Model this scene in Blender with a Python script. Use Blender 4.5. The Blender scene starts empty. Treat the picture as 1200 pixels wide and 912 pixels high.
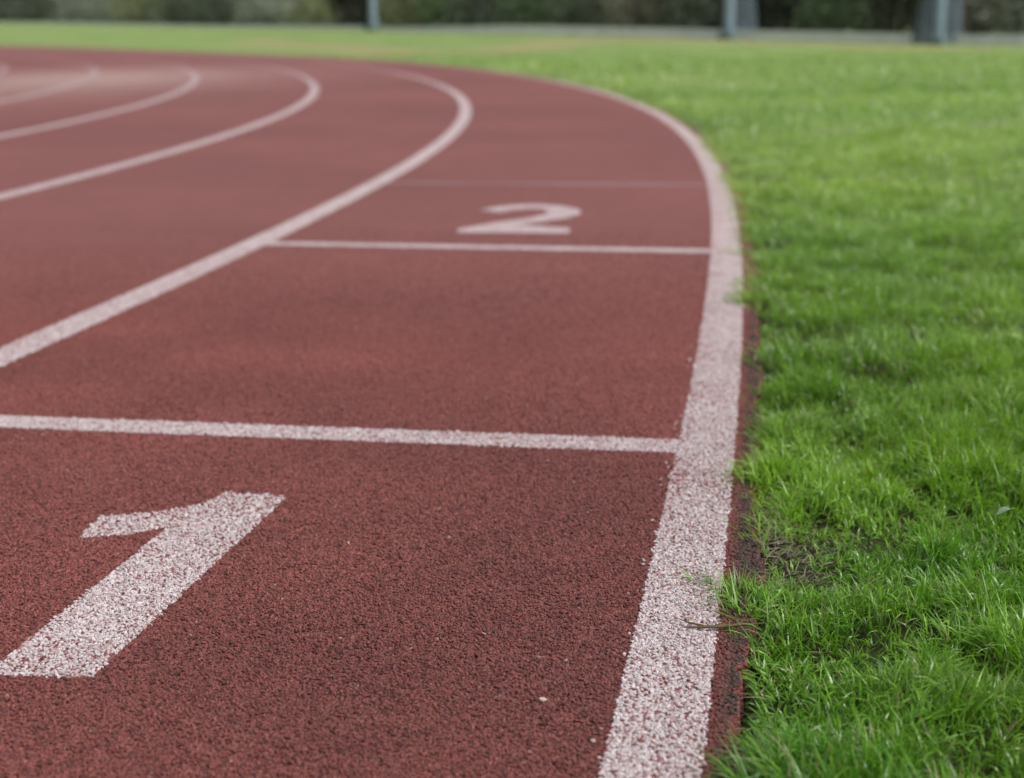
import bpy, math, random
import numpy as np
from mathutils import Matrix, Vector

# ------------------------------------------------------------------ camera, sky, sun, exposure
SC = bpy.context.scene
COL = SC.collection
CAM_H = 0.567
PITCH, ROLL = 0.24564, -0.00582

cam_d = bpy.data.cameras.new('camera')
cam = bpy.data.objects.new('camera', cam_d)
COL.objects.link(cam)
SC.camera = cam
cam_d.sensor_fit = 'HORIZONTAL'
cam_d.sensor_width = 36.0
cam_d.lens = 51.0
cam_d.clip_start = 0.02
cam_d.clip_end = 3000.0
fw = Vector((0, math.cos(PITCH), -math.sin(PITCH)))
xu = Vector((1, 0, 0))
yu = Vector((0, math.sin(PITCH), math.cos(PITCH)))
xc = xu * math.cos(ROLL) + yu * math.sin(ROLL)
yc = -xu * math.sin(ROLL) + yu * math.cos(ROLL)
m = Matrix((xc, yc, -fw)).transposed().to_4x4()
m.translation = Vector((0, 0, CAM_H))
cam.matrix_world = m
cam_d.dof.use_dof = True
cam_d.dof.focus_distance = 1.43
cam_d.dof.aperture_fstop = 4.4
cam_d.dof.aperture_blades = 9

SUN_EL, SUN_AZ = math.radians(54), math.radians(118)      # azimuth from +Y towards +X
world = bpy.data.worlds.new('World')
SC.world = world
world.use_nodes = True
wt = world.node_tree
for n in list(wt.nodes):
    wt.nodes.remove(n)
sky = wt.nodes.new('ShaderNodeTexSky')
sky.sky_type = 'NISHITA'
sky.sun_disc = False
sky.sun_elevation = SUN_EL
sky.sun_rotation = SUN_AZ
sky.air_density = 1.0
sky.dust_density = 4.0
sky.ozone_density = 1.0
hsv = wt.nodes.new('ShaderNodeHueSaturation')            # overcast: the blue is veiled by cloud
hsv.inputs['Saturation'].default_value = 0.22
bg = wt.nodes.new('ShaderNodeBackground')
bg.inputs['Strength'].default_value = 0.125
wo = wt.nodes.new('ShaderNodeOutputWorld')
wt.links.new(sky.outputs[0], hsv.inputs['Color'])
wt.links.new(hsv.outputs[0], bg.inputs['Color'])
wt.links.new(bg.outputs[0], wo.inputs['Surface'])

sun_d = bpy.data.lights.new('sun', 'SUN')
sun_d.energy = 1.5
sun_d.angle = math.radians(20)
sun_d.color = (1.0, 0.965, 0.92)
sun = bpy.data.objects.new('sun', sun_d)
COL.objects.link(sun)
sdir = Vector((math.sin(SUN_AZ) * math.cos(SUN_EL), math.cos(SUN_AZ) * math.cos(SUN_EL), math.sin(SUN_EL)))
sun.rotation_euler = sdir.to_track_quat('Z', 'Y').to_euler()

vs = SC.view_settings
vs.view_transform = 'Standard'
vs.look = 'None'
vs.gamma = 1.0
vs.exposure = 0.5
SC.cycles.max_bounces = 8
SC.cycles.transparent_max_bounces = 8

# ------------------------------------------------------------------ helpers
rng = np.random.default_rng(7)


def mesh_np(name, V, quads=None, tris=None, smooth=False):
    """A mesh from numpy arrays of vertices, quads and triangles."""
    me = bpy.data.meshes.new(name)
    V = np.asarray(V, dtype=np.float32)
    q = np.zeros((0, 4), int) if quads is None else np.asarray(quads, int).reshape(-1, 4)
    t = np.zeros((0, 3), int) if tris is None else np.asarray(tris, int).reshape(-1, 3)
    me.vertices.add(len(V))
    me.vertices.foreach_set('co', V.ravel())
    nl = q.size + t.size
    if nl:
        me.loops.add(nl)
        me.loops.foreach_set('vertex_index', np.concatenate([q.ravel(), t.ravel()]).astype(np.int32))
        npoly = len(q) + len(t)
        me.polygons.add(npoly)
        st = np.concatenate([np.arange(len(q)) * 4, q.size + np.arange(len(t)) * 3]).astype(np.int32)
        me.polygons.foreach_set('loop_start', st)
        me.polygons.foreach_set('use_smooth', np.full(npoly, smooth))
    me.update(calc_edges=True)
    return me


def attr(me, name, typ, data):
    a = me.attributes.new(name, typ, 'POINT')
    key = {'FLOAT': 'value', 'BOOLEAN': 'value', 'FLOAT_VECTOR': 'vector', 'FLOAT_COLOR': 'color'}[typ]
    a.data.foreach_set(key, np.asarray(data, dtype=bool if typ == 'BOOLEAN' else np.float32).ravel())


def link(name, me, mat=None, parent=None, **props):
    o = bpy.data.objects.new(name, me)
    COL.objects.link(o)
    if mat is not None and me is not None:
        me.materials.append(mat)
    if parent is not None:
        o.parent = parent
    for k, v in props.items():
        o[k] = v
    return o


def hash2(ix, iy, seed):
    h = (ix.astype(np.int64) * 374761393 + iy.astype(np.int64) * 668265263 + seed * 1442695041) & 0x7fffffff
    h = ((h ^ (h >> 13)) * 1274126177) & 0x7fffffff
    h = h ^ (h >> 16)
    return (h & 0xffffff) / float(0xffffff)


def vnoise(x, y, seed=0):
    ix, iy = np.floor(x), np.floor(y)
    fx, fy = x - ix, y - iy
    fx = fx * fx * (3 - 2 * fx)
    fy = fy * fy * (3 - 2 * fy)
    a, b = hash2(ix, iy, seed), hash2(ix + 1, iy, seed)
    c, d = hash2(ix, iy + 1, seed), hash2(ix + 1, iy + 1, seed)
    return (a * (1 - fx) + b * fx) * (1 - fy) + (c * (1 - fx) + d * fx) * fy


def fbm(x, y, seed=0, oct=3):
    s, a, t = 0, 1.0, 0
    for k in range(oct):
        s = s + a * vnoise(x * 2 ** k + 17.3 * k, y * 2 ** k - 9.1 * k, seed + k)
        t += a
        a *= 0.5
    return s / t


def sstep(a, b, x):
    t = np.clip((x - a) / (b - a), 0, 1)
    return t * t * (3 - 2 * t)


# ------------------------------------------------------------------ the bend: an offset curve about a centre
CX, CY = -34.6685, 9.2033
_th = np.linspace(-0.75, 1.4, 900)
_u = _th * 3
_R = 35.5944 + 0.06508 * _u ** 3 + 0.36595 * _u ** 4 - 0.17479 * _u ** 5
_far = np.interp(_th, [0.5, 0.6, 0.75, 0.883, 1.154, 1.4], [36.34, 36.51, 37.3, 38.7, 43.6, 53.5])
_R = np.where(_th > 0.55, _far, _R)
_k = np.ones(61) / 61
_Rs = np.convolve(np.pad(_R, 30, mode='edge'), _k, mode='valid')
_wt = sstep(0.40, 0.5, _th)
_R = _R * (1 - _wt) + _Rs * _wt


def Rt(th):
    return np.interp(th, _th, _R)


def pol(th, off):
    th = np.asarray(th, float)
    r = Rt(th) + off
    return CX + r * np.cos(th), CY + r * np.sin(th)


def unpol(x, y):
    th = np.arctan2(y - CY, x - CX)
    return th, np.hypot(x - CX, y - CY) - Rt(th)


# ground height: level round the track, a low rise towards the boundary wall
AZ_T = np.array([-0.345, -0.21, -0.10, -0.07, 0.011, 0.091, 0.171, 0.286, 0.343])
D_T = np.array([85., 72., 62., 58., 52., 48., 45., 40., 38.])
Z_T = np.array([0.87, 0.567, 0.42, 0.33, 0.27, 0.19, 0.094, 0.01, 0.0])


def wallD(az):
    return np.interp(az, AZ_T, D_T)


def rise(x, y):
    az = np.arctan2(x, np.maximum(y, 1e-3))
    az = np.where(y <= 0, np.sign(x) * 1.5, az)
    r = np.hypot(x, y)
    D = wallD(az)
    z = np.interp(az, AZ_T, Z_T) * sstep(-1.2, -0.5, az)
    return z * sstep(0.72, 1.0, r / D)


# ------------------------------------------------------------------ materials
def new_mat(name):
    mt = bpy.data.materials.new(name)
    mt.use_nodes = True
    nt = mt.node_tree
    for n in list(nt.nodes):
        nt.nodes.remove(n)
    out = nt.nodes.new('ShaderNodeOutputMaterial')
    p = nt.nodes.new('ShaderNodeBsdfPrincipled')
    nt.links.new(p.outputs[0], out.inputs[0])
    return mt, nt, p, out


class NT:
    """Small shorthand for building node chains."""
    def __init__(s, nt):
        s.nt = nt

    def n(s, typ, **kw):
        nd = s.nt.nodes.new(typ)
        for k, v in kw.items():
            if k.startswith('i_'):
                key = k[2:]
                nd.inputs[int(key) if key.isdigit() else key.replace('_', ' ')].default_value = v
            else:
                setattr(nd, k, v)
        return nd

    def l(s, a, b):
        s.nt.links.new(a, b)

    def noise(s, vec, scale, detail=3.0, rough=0.55):
        nd = s.n('ShaderNodeTexNoise')
        nd.inputs['Scale'].default_value = scale
        nd.inputs['Detail'].default_value = detail
        nd.inputs['Roughness'].default_value = rough
        s.l(vec, nd.inputs['Vector'])
        return nd.outputs['Fac']

    def ramp(s, fac, stops):
        nd = s.n('ShaderNodeValToRGB')
        cr = nd.color_ramp
        while len(cr.elements) < len(stops):
            cr.elements.new(0.5)
        for e, (p, c) in zip(cr.elements, stops):
            e.position = p
            e.color = (c, c, c, 1) if isinstance(c, (int, float)) else (*c, 1)
        s.l(fac, nd.inputs[0])
        return nd.outputs[0]

    def math(s, op, a, b=None, clamp=False):
        nd = s.n('ShaderNodeMath', operation=op)
        nd.use_clamp = clamp
        for i, v in enumerate((a, b)):
            if v is None:
                continue
            if isinstance(v, (int, float)):
                nd.inputs[i].default_value = v
            else:
                s.l(v, nd.inputs[i])
        return nd.outputs[0]

    def mix(s, fac, a, b, blend='MIX'):
        nd = s.n('ShaderNodeMix', data_type='RGBA', blend_type=blend)
        for i, v in ((0, fac), (6, a), (7, b)):
            if isinstance(v, (int, float)):
                nd.inputs[i].default_value = v
            elif isinstance(v, tuple):
                nd.inputs[i].default_value = (*v, 1)
            else:
                s.l(v, nd.inputs[i])
        return nd.outputs[2]


RED = (0.165, 0.044, 0.040)
RED_D = (0.085, 0.024, 0.024)
RED_L = (0.25, 0.085, 0.075)
WHITE = (0.54, 0.465, 0.47)


def track_material():
    mt, nt, p, out = new_mat('track_rubber')
    N = NT(nt)
    co = N.n('ShaderNodeTexCoord').outputs['Object']
    big = N.noise(co, 0.55, 5, 0.6)
    mid = N.noise(co, 6.0, 4, 0.6)
    fine = N.noise(co, 55.0, 3, 0.7)
    gran = N.n('ShaderNodeTexVoronoi', i_Scale=270.0)
    N.l(co, gran.inputs['Vector'])
    c = N.mix(N.ramp(big, [(0.35, 0.0), (0.68, 1.0)]), (0.155, 0.045, 0.039), (0.230, 0.070, 0.061))
    c = N.mix(N.ramp(mid, [(0.42, 0.0), (0.72, 0.45)]), c, (0.145, 0.038, 0.035))
    c = N.mix(N.ramp(fine, [(0.45, 0.0), (0.75, 0.6)]), c, RED_L)
    g = N.n('ShaderNodeSeparateColor')
    N.l(gran.outputs['Color'], g.inputs[0])
    c = N.mix(N.ramp(g.outputs[0], [(0.55, 0.0), (1.0, 0.65)]), c, RED_D)
    # chalk dust worn into the bend
    dust = N.n('ShaderNodeAttribute', attribute_name='dust').outputs['Fac']
    d2 = N.math('MULTIPLY', dust, N.ramp(mid, [(0.3, 0.55), (0.7, 1.0)]))
    c = N.mix(d2, c, (0.42, 0.30, 0.27))
    N.l(c, p.inputs['Base Color'])
    p.inputs['Roughness'].default_value = 0.72
    p.inputs['Specular IOR Level'].default_value = 0.42
    h = N.math('ADD', N.math('MULTIPLY', gran.outputs['Distance'], -1.0), N.math('MULTIPLY', fine, 0.8))
    b = N.n('ShaderNodeBump', i_Strength=0.75, i_Distance=0.004)
    N.l(h, b.inputs['Height'])
    N.l(b.outputs[0], p.inputs['Normal'])
    return mt


def paint_material(name, tint=WHITE, cover=0.78, fade=0.0):
    """Worn line paint over red crumb: white on the tops, red in the gaps and where it is walked off."""
    mt, nt, p, out = new_mat(name)
    N = NT(nt)
    co = N.n('ShaderNodeTexCoord').outputs['Object']
    gran = N.n('ShaderNodeTexVoronoi', i_Scale=270.0)
    N.l(co, gran.inputs['Vector'])
    g = N.n('ShaderNodeSeparateColor')
    N.l(gran.outputs['Color'], g.inputs[0])
    wear = N.noise(co, 9.0, 4, 0.6)
    wa = N.n('ShaderNodeAttribute', attribute_name='wear').outputs['Fac']
    thr = N.math('ADD', N.math('MULTIPLY', N.math('SUBTRACT', wear, 0.5), 0.7), wa)
    thr = N.math('ADD', thr, 1.0 - cover)
    worn = N.ramp(N.math('SUBTRACT', g.outputs[0], thr), [(0.46, 1.0), (0.54, 0.0)])
    # ramp input is shifted by a half so that it stays inside 0..1
    sh = N.math('ADD', N.math('SUBTRACT', g.outputs[0], thr), 0.5)
    worn = N.ramp(sh, [(0.44, 1.0), (0.56, 0.0)])
    gap = N.ramp(gran.outputs['Distance'], [(0.5, 0.0), (0.75, 0.75)])
    w = N.math('MAXIMUM', worn, gap)
    tone = N.mix(N.noise(co, 30.0, 3, 0.6), tuple(v * 0.86 for v in tint), tuple(min(1, v * 1.1) for v in tint))
    c = N.mix(w, tone, (0.20, 0.075, 0.072))
    if fade:
        fa = N.ramp(N.noise(co, 2.3, 3, 0.6), [(0.35, fade - 0.22), (0.65, min(1, fade + 0.12))])
        c = N.mix(fa, c, (0.175, 0.052, 0.048))
    N.l(c, p.inputs['Base Color'])
    p.inputs['Roughness'].default_value = 0.6
    p.inputs['Specular IOR Level'].default_value = 0.4
    b = N.n('ShaderNodeBump', i_Strength=0.6, i_Distance=0.003)
    N.l(N.math('MULTIPLY', gran.outputs['Distance'], -1.0), b.inputs['Height'])
    N.l(b.outputs[0], p.inputs['Normal'])
    return mt


def granule_material(name):
    mt, nt, p, out = new_mat(name)
    N = NT(nt)
    a = N.n('ShaderNodeAttribute', attribute_name='gcol')
    a.attribute_type = 'INSTANCER'
    co = N.n('ShaderNodeTexCoord').outputs['Object']
    v = N.noise(co, 1.6, 3, 0.6)
    c = N.mix(1.0, a.outputs['Color'], N.ramp(v, [(0.3, 0.72), (0.7, 1.12)]), 'MULTIPLY')
    N.l(c, p.inputs['Base Color'])
    p.inputs['Roughness'].default_value = 0.6
    p.inputs['Specular IOR Level'].default_value = 0.40
    return mt


def simple_mat(name, col, var=0.25, scale=8.0, rough=0.8, spec=0.3, col2=None, bump=0.0):
    mt, nt, p, out = new_mat(name)
    N = NT(nt)
    co = N.n('ShaderNodeTexCoord').outputs['Object']
    f = N.ramp(N.noise(co, scale, 4, 0.6), [(0.3, 0.0), (0.7, 1.0)])
    c2 = col2 or tuple(v * (1 + var) for v in col)
    N.l(N.mix(f, tuple(v * (1 - var) for v in col), c2), p.inputs['Base Color'])
    p.inputs['Roughness'].default_value = rough
    p.inputs['Specular IOR Level'].default_value = spec
    if bump:
        b = N.n('ShaderNodeBump', i_Strength=bump, i_Distance=0.02)
        N.l(N.noise(co, scale * 4, 4, 0.6), b.inputs['Height'])
        N.l(b.outputs[0], p.inputs['Normal'])
    return mt


def leaf_material(name, rough=0.42, spec=0.45, trans=0.35, tgain=(1.25, 1.35, 0.6)):
    """Leaf or blade: vertex colour varies from one to the next, light passes through."""
    mt, nt, p, out = new_mat(name)
    N = NT(nt)
    a = N.n('ShaderNodeAttribute', attribute_name='lcol').outputs['Color']
    N.l(a, p.inputs['Base Color'])
    p.inputs['Roughness'].default_value = rough
    p.inputs['Specular IOR Level'].default_value = spec
    t = N.n('ShaderNodeBsdfTranslucent')
    N.l(N.mix(1.0, a, tgain, 'MULTIPLY'), t.inputs['Color'])
    mx = N.n('ShaderNodeMixShader', i_0=trans)
    N.l(p.outputs[0], mx.inputs[1])
    N.l(t.outputs[0], mx.inputs[2])
    N.l(mx.outputs[0], out.inputs[0])
    return mt


def lawn_material():
    mt, nt, p, out = new_mat('lawn_ground')
    N = NT(nt)
    co = N.n('ShaderNodeTexCoord').outputs['Object']
    turf = N.n('ShaderNodeAttribute', attribute_name='turf').outputs['Fac']
    dry = N.n('ShaderNodeAttribute', attribute_name='dry').outputs['Fac']
    soil = N.mix(N.noise(co, 60, 5, 0.65), (0.010, 0.010, 0.005), (0.034, 0.028, 0.016))
    g = N.mix(N.ramp(N.noise(co, 0.5, 5, 0.6), [(0.35, 0), (0.65, 1)]), (0.165, 0.235, 0.070), (0.225, 0.290, 0.110))
    g = N.mix(N.ramp(N.noise(co, 3.5, 4, 0.6), [(0.4, 0), (0.7, 0.6)]), g, (0.135, 0.225, 0.045))
    dr = N.mix(N.noise(co, 4, 4, 0.6), (0.27, 0.20, 0.105), (0.34, 0.275, 0.15))
    g = N.mix(dry, g, dr)
    N.l(N.mix(turf, soil, g), p.inputs['Base Color'])
    p.inputs['Roughness'].default_value = 0.9
    p.inputs['Specular IOR Level'].default_value = 0.2
    b = N.n('ShaderNodeBump', i_Strength=0.9, i_Distance=0.02)
    N.l(N.noise(co, 45, 5, 0.7), b.inputs['Height'])
    N.l(b.outputs[0], p.inputs['Normal'])
    return mt


M_TRACK = track_material()
M_PAINT = paint_material('line_paint')
M_PAINT_EDGE = paint_material('edge_line_paint', cover=0.80)
M_PAINT_FADED = paint_material('faded_line_paint', tint=(0.42, 0.36, 0.40), cover=0.72, fade=0.55)
M_GRAN = granule_material('rubber_granule')
M_GRANW = granule_material('painted_granule')
M_BLADE = leaf_material('grass_blade', rough=0.32, spec=0.6, trans=0.42)
M_LEAF = leaf_material('shrub_leaf', rough=0.6, spec=0.25, trans=0.35)
M_LAWN = lawn_material()

# ------------------------------------------------------------------ ground
nr, na = 190, 300
rr = np.concatenate([np.linspace(0.2, 3.0, 60), np.geomspace(3.05, 900, nr - 60)])
aa = np.linspace(-math.pi, math.pi, na, endpoint=False)
A, Rr = np.meshgrid(aa, rr)
GX, GY = Rr * np.sin(A), Rr * np.cos(A)
th, off = unpol(GX, GY)
inside = (off < 0.109) & (off > -9.9)
GZ = rise(GX, GY) - 0.016 + np.where(inside, -0.02, 0) + 0.008 * (fbm(GX * 9, GY * 9, 3) - 0.5) * (Rr < 6)
V = np.stack([GX, GY, GZ], -1).reshape(-1, 3)
V = np.vstack([V, [0, 0, -0.03]])
i = np.arange(nr - 1)[:, None]
j = np.arange(na)[None, :]
j2 = (j + 1) % na
Q = np.stack([i * na + j, i * na + j2, (i + 1) * na + j2, (i + 1) * na + j], -1).reshape(-1, 4)[:, ::-1]
T = np.stack([np.full(na, nr * na), np.arange(na), (np.arange(na) + 1) % na], -1)[:, ::-1]
me = mesh_np('lawn_ground', V, Q, T, smooth=True)
DRY = np.array([(-9.0, 52.0), (-4.4, 41.0), (-2.2, 32.5), (-0.6, 33.0), (0.3, 38.5), (1.4, 43.0), (3.6, 45.0), (5.6, 43.0), (10.5, 34.5)])


def dryness(x, y):
    """The worn straw-coloured path across the field, and dry blotches along the far side."""
    best = np.full(np.shape(x), 9e9)
    for (ax, ay), (bx, by) in zip(DRY[:-1], DRY[1:]):
        t = np.clip(((x - ax) * (bx - ax) + (y - ay) * (by - ay)) / ((bx - ax) ** 2 + (by - ay) ** 2), 0, 1)
        # distances along the view count less: the path is wide
        best = np.minimum(best, np.hypot((x - ax - t * (bx - ax)), (y - ay - t * (by - ay)) * 0.55))
    return np.exp(-(best / 0.95) ** 2) * (0.55 + 0.6 * fbm(x * .5, y * .5, 21))


X, Y = V[:, 0], V[:, 1]
r_ = np.hypot(X, Y)
off_ = np.where(unpol(X, Y)[1] < -9, 1, unpol(X, Y)[1])
attr(me, 'turf', 'FLOAT', sstep(1.6, 6.0, r_) * 0.9 * sstep(0.1, 0.3, off_) + 0.1 * sstep(0.1, 0.3, off_))
attr(me, 'dry', 'FLOAT', np.clip(dryness(X, Y), 0, 0.9))
ground = link('lawn_ground', me, M_LAWN, kind='structure', label='level green lawn beside and beyond the red running track')

# ------------------------------------------------------------------ running track slab
ths = np.concatenate([np.linspace(-0.62, -0.24, 50), np.linspace(-0.2385, -0.12, 1300), np.linspace(-0.119, 1.25, 420)])
edge_w = 0.108 + 0.009 * (vnoise(ths * 3400, ths * 0, 4) - 0.5) + 0.012 * (vnoise(ths * 900, ths * 0, 5) - 0.5) + 0.012 * (vnoise(ths * 210, ths * 0, 6) - 0.5)
offs = np.concatenate([[-9.85], np.linspace(-9.8, -0.1, 40)])
TH, OF = np.meshgrid(ths, np.concatenate([offs, [0.02, 0.09]]), indexing='ij')
OF = np.concatenate([OF, edge_w[:, None], edge_w[:, None] + 0.004], 1)
TH = np.concatenate([TH, ths[:, None], ths[:, None]], 1)
x, y = pol(TH, OF)
z = np.zeros_like(x)
z[:, -1] = -0.06
z[:, 0] = -0.06
nt_, no_ = x.shape
V = np.stack([x, y, z], -1).reshape(-1, 3)
i = np.arange(nt_ - 1)[:, None]
j = np.arange(no_ - 1)[None, :]
Q = np.stack([i * no_ + j, i * no_ + j + 1, (i + 1) * no_ + j + 1, (i + 1) * no_ + j], -1).reshape(-1, 4)
me = mesh_np('running_track', V, Q)
dx, dy = V[:, 0] + 4.9, V[:, 1] - 17.0
attr(me, 'dust', 'FLOAT', 0.75 * np.exp(-((dx / 1.9) ** 2 + (dy / 4.2) ** 2)))
track = link('running_track', me, M_TRACK, kind='structure', label='red rubber running track bending away to the left')

# ------------------------------------------------------------------ painted marks: outlines in (angle, offset)
ONE = [(-0.2297, -0.570), (-0.2293, -0.471), (-0.2144, -0.464), (-0.2144, -0.547), (-0.2157, -0.556), (-0.2168, -0.596),
       (-0.2177, -0.660), (-0.2198, -0.653), (-0.2192, -0.601), (-0.2182, -0.565)]
TWO = [(-0.1454, -0.721), (-0.1474, -0.712), (-0.1468, -0.396), (-0.1438, -0.403), (-0.14235, -0.560), (-0.1400, -0.495),
       (-0.1372, -0.428), (-0.1345, -0.398), (-0.1315, -0.412), (-0.1290, -0.475), (-0.1279, -0.560), (-0.1283, -0.630),
       (-0.1303, -0.690), (-0.1327, -0.726), (-0.1343, -0.650), (-0.1322, -0.622), (-0.1312, -0.570), (-0.1316, -0.530),
       (-0.1330, -0.505), (-0.1350, -0.505), (-0.1378, -0.545), (-0.1412, -0.640)]
LW = 0.0777


def poly_contains(poly, a, b):
    inside = np.zeros(np.shape(a), bool)
    n = len(poly)
    for k in range(n):
        (x0, y0), (x1, y1) = poly[k], poly[(k + 1) % n]
        c = ((y0 > b) != (y1 > b)) & (a < (x1 - x0) * (b - y0) / (y1 - y0 + 1e-12) + x0)
        inside ^= c
    return inside


marks = []       # name, label, inside test, (sheet verts, quads, tris), material, kind of wear
Z_SHEET = 0.0012


def strip(t0, t1, o0, o1, n, z=Z_SHEET, skew=0.0):
    t = np.linspace(t0, t1, n)
    k = max(2, int(abs(o1 - o0) / 0.02)) if n < 30 else 3
    o = np.linspace(o0, o1, k)
    tt, oo = np.meshgrid(t, o, indexing='ij')
    x, y = pol(tt + skew * oo, oo)
    V = np.stack([x, y, np.full_like(x, z)], -1).reshape(-1, 3)
    i = np.arange(n - 1)[:, None]
    j = np.arange(k - 1)[None, :]
    return V, np.stack([i * k + j, i * k + j + 1, (i + 1) * k + j + 1, (i + 1) * k + j], -1).reshape(-1, 4), None


def poly_sheet(poly, z=Z_SHEET):
    from mathutils.geometry import tessellate_polygon
    x, y = pol(np.array([p[0] for p in poly]), np.array([p[1] for p in poly]))
    V = np.stack([x, y, np.full_like(x, z)], -1)
    tr = tessellate_polygon([[Vector(v) for v in V]])
    T = []
    for a, b, c in tr:
        n = np.cross(V[b] - V[a], V[c] - V[a])
        T.append((a, b, c) if n[2] > 0 else (a, c, b))
    return V, None, np.array(T)


marks.append(('boundary_line', 'wide worn white line along the outer edge of the track beside the grass',
              lambda t, o: (o > 0) & (o < LW), strip(-0.6, 1.24, 0, LW, 900), M_PAINT_EDGE, 'edge'))
names = ['white lane line nearest the painted numbers', 'second white lane line from the grass, in soft focus',
         'third white lane line from the grass', 'fourth white lane line from the grass, through the dusty patch',
         'fifth white lane line from the grass, at the left edge of view', 'sixth white lane line from the grass',
         'seventh white lane line from the grass']
for k in range(7):
    o0 = -1.22 * (k + 1) - LW / 2
    marks.append(('lane_line', names[k], (lambda t, o, a=o0: (o > a) & (o < a + LW)), strip(-0.6, 1.24, o0, o0 + LW, 700), M_PAINT, 'lane'))
LANE_R = -1.22 + LW / 2
for (t0, t1, sk, mat, lab) in ((-0.2065, -0.2047, 0.00155, M_PAINT, 'white cross line between the number 1 and the number 2'),
                           (-0.1560, -0.1541, 0.0, M_PAINT, 'white cross line just below the number 2'),
                           (-0.1108, -0.1093, 0.0, M_PAINT_FADED, 'thin faded cross line beyond the number 2')):
    marks.append(('cross_line', lab, (lambda t, o, a=t0, b=t1, k=sk: (t - k * o > a) & (t - k * o < b) & (o > LANE_R) & (o < 0)),
                  strip(t0, t1, LANE_R + 0.0005, -0.0005, 3, Z_SHEET + 0.0002, sk), mat, 'cross'))
# a strip needs enough columns across the lane to follow the bend: offsets run along a straight radius, so few are enough
marks.append(('painted_number', 'large white painted number 1 in the foreground', lambda t, o: poly_contains(ONE, t, o), poly_sheet(ONE), M_PAINT, 'num'))
marks.append(('painted_number', 'smaller looking white painted number 2 farther up the lane', lambda t, o: poly_contains(TWO, t, o), poly_sheet(TWO), M_PAINT, 'num'))

# ------------------------------------------------------------------ rubber crumb: single grains round the camera
def granule_nodes(mat, name):
    ng = bpy.data.node_groups.new(name, 'GeometryNodeTree')
    ng.interface.new_socket('Geometry', in_out='INPUT', socket_type='NodeSocketGeometry')
    ng.interface.new_socket('Geometry', in_out='OUTPUT', socket_type='NodeSocketGeometry')
    nd, ln = ng.nodes, ng.links
    gi, go = nd.new('NodeGroupInput'), nd.new('NodeGroupOutput')
    joinv = nd.new('GeometryNodeGeometryToInstance')
    for k in range(4):
        ico = nd.new('GeometryNodeMeshIcoSphere')
        ico.inputs['Radius'].default_value = 1.0
        ico.inputs['Subdivisions'].default_value = 2
        pos = nd.new('GeometryNodeInputPosition')
        add = nd.new('ShaderNodeVectorMath'); add.operation = 'ADD'
        add.inputs[1].default_value = (k * 7.3 + 1.1, k * 3.1, -k * 5.7)
        noi = nd.new('ShaderNodeTexNoise')
        noi.inputs['Scale'].default_value = 0.95
        noi.inputs['Detail'].default_value = 1.5
        sub = nd.new('ShaderNodeVectorMath'); sub.operation = 'SUBTRACT'
        sub.inputs[1].default_value = (0.5, 0.5, 0.5)
        mul = nd.new('ShaderNodeVectorMath'); mul.operation = 'SCALE'
        mul.inputs['Scale'].default_value = 1.9
        sp = nd.new('GeometryNodeSetPosition')
        sm = nd.new('GeometryNodeSetMaterial')
        sm.inputs['Material'].default_value = mat
        ln.new(pos.outputs[0], add.inputs[0])
        ln.new(add.outputs[0], noi.inputs['Vector'])
        ln.new(noi.outputs['Color'], sub.inputs[0])
        ln.new(sub.outputs[0], mul.inputs[0])
        ln.new(ico.outputs['Mesh'], sp.inputs['Geometry'])
        ln.new(mul.outputs[0], sp.inputs['Offset'])
        ln.new(sp.outputs[0], sm.inputs['Geometry'])
        ln.new(sm.outputs[0], joinv.inputs[0])

    def named(nm, typ):
        a = nd.new('GeometryNodeInputNamedAttribute')
        a.data_type = typ
        a.inputs['Name'].default_value = nm
        return [o for o in a.outputs if o.enabled and o.name == 'Attribute'][0]
    iop = nd.new('GeometryNodeInstanceOnPoints')
    iop.inputs['Pick Instance'].default_value = True
    rv = nd.new('FunctionNodeRandomValue')
    rv.data_type = 'INT'
    ri = [s for s in rv.inputs if s.type == 'INT' and s.name in ('Min', 'Max')]
    ri[0].default_value, ri[1].default_value = 0, 3
    rout = [o for o in rv.outputs if o.type == 'INT'][0]
    e2r = nd.new('FunctionNodeEulerToRotation')
    ln.new(named('rot', 'FLOAT_VECTOR'), e2r.inputs[0])
    ln.new(gi.outputs[0], iop.inputs['Points'])
    ln.new(named('grain', 'BOOLEAN'), iop.inputs['Selection'])
    ln.new(joinv.outputs[0], iop.inputs['Instance'])
    ln.new(rout, iop.inputs['Instance Index'])
    ln.new(e2r.outputs[0], iop.inputs['Rotation'])
    ln.new(named('scl', 'FLOAT_VECTOR'), iop.inputs['Scale'])
    jn = nd.new('GeometryNodeJoinGeometry')
    ln.new(iop.outputs[0], jn.inputs[0])
    ln.new(gi.outputs[0], jn.inputs[0])
    ln.new(jn.outputs[0], go.inputs[0])
    return ng


NG_RED = granule_nodes(M_GRAN, 'red_grains')
NG_WHITE = granule_nodes(M_GRANW, 'painted_grains')

SP = 0.0030
gy = np.arange(0.72, 4.6, SP * 0.866)
gx = np.arange(-2.1, 1.05, SP)
PX, PY = np.meshgrid(gx, gy)
PX = PX + (np.arange(len(gy)) % 2)[:, None] * SP / 2
PX = (PX + (rng.random(PX.shape) - .5) * SP * 0.9).ravel()
PY = (PY + (rng.random(PY.shape) - .5) * SP * 0.9).ravel()
keep = np.abs(PX) < 0.375 * PY + 0.36
keep &= rng.random(len(PX)) < (1 - sstep(1.7, 4.5, PY)) * (0.8 + 0.4 * fbm(PX * 3, PY * 2, 71))
PX, PY = PX[keep], PY[keep]
PT, PO = unpol(PX, PY)
ew = np.interp(PT, ths, edge_w)
keep = PO < ew - 0.001
PX, PY, PT, PO = PX[keep], PY[keep], PT[keep], PO[keep]
NP = len(PX)
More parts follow.
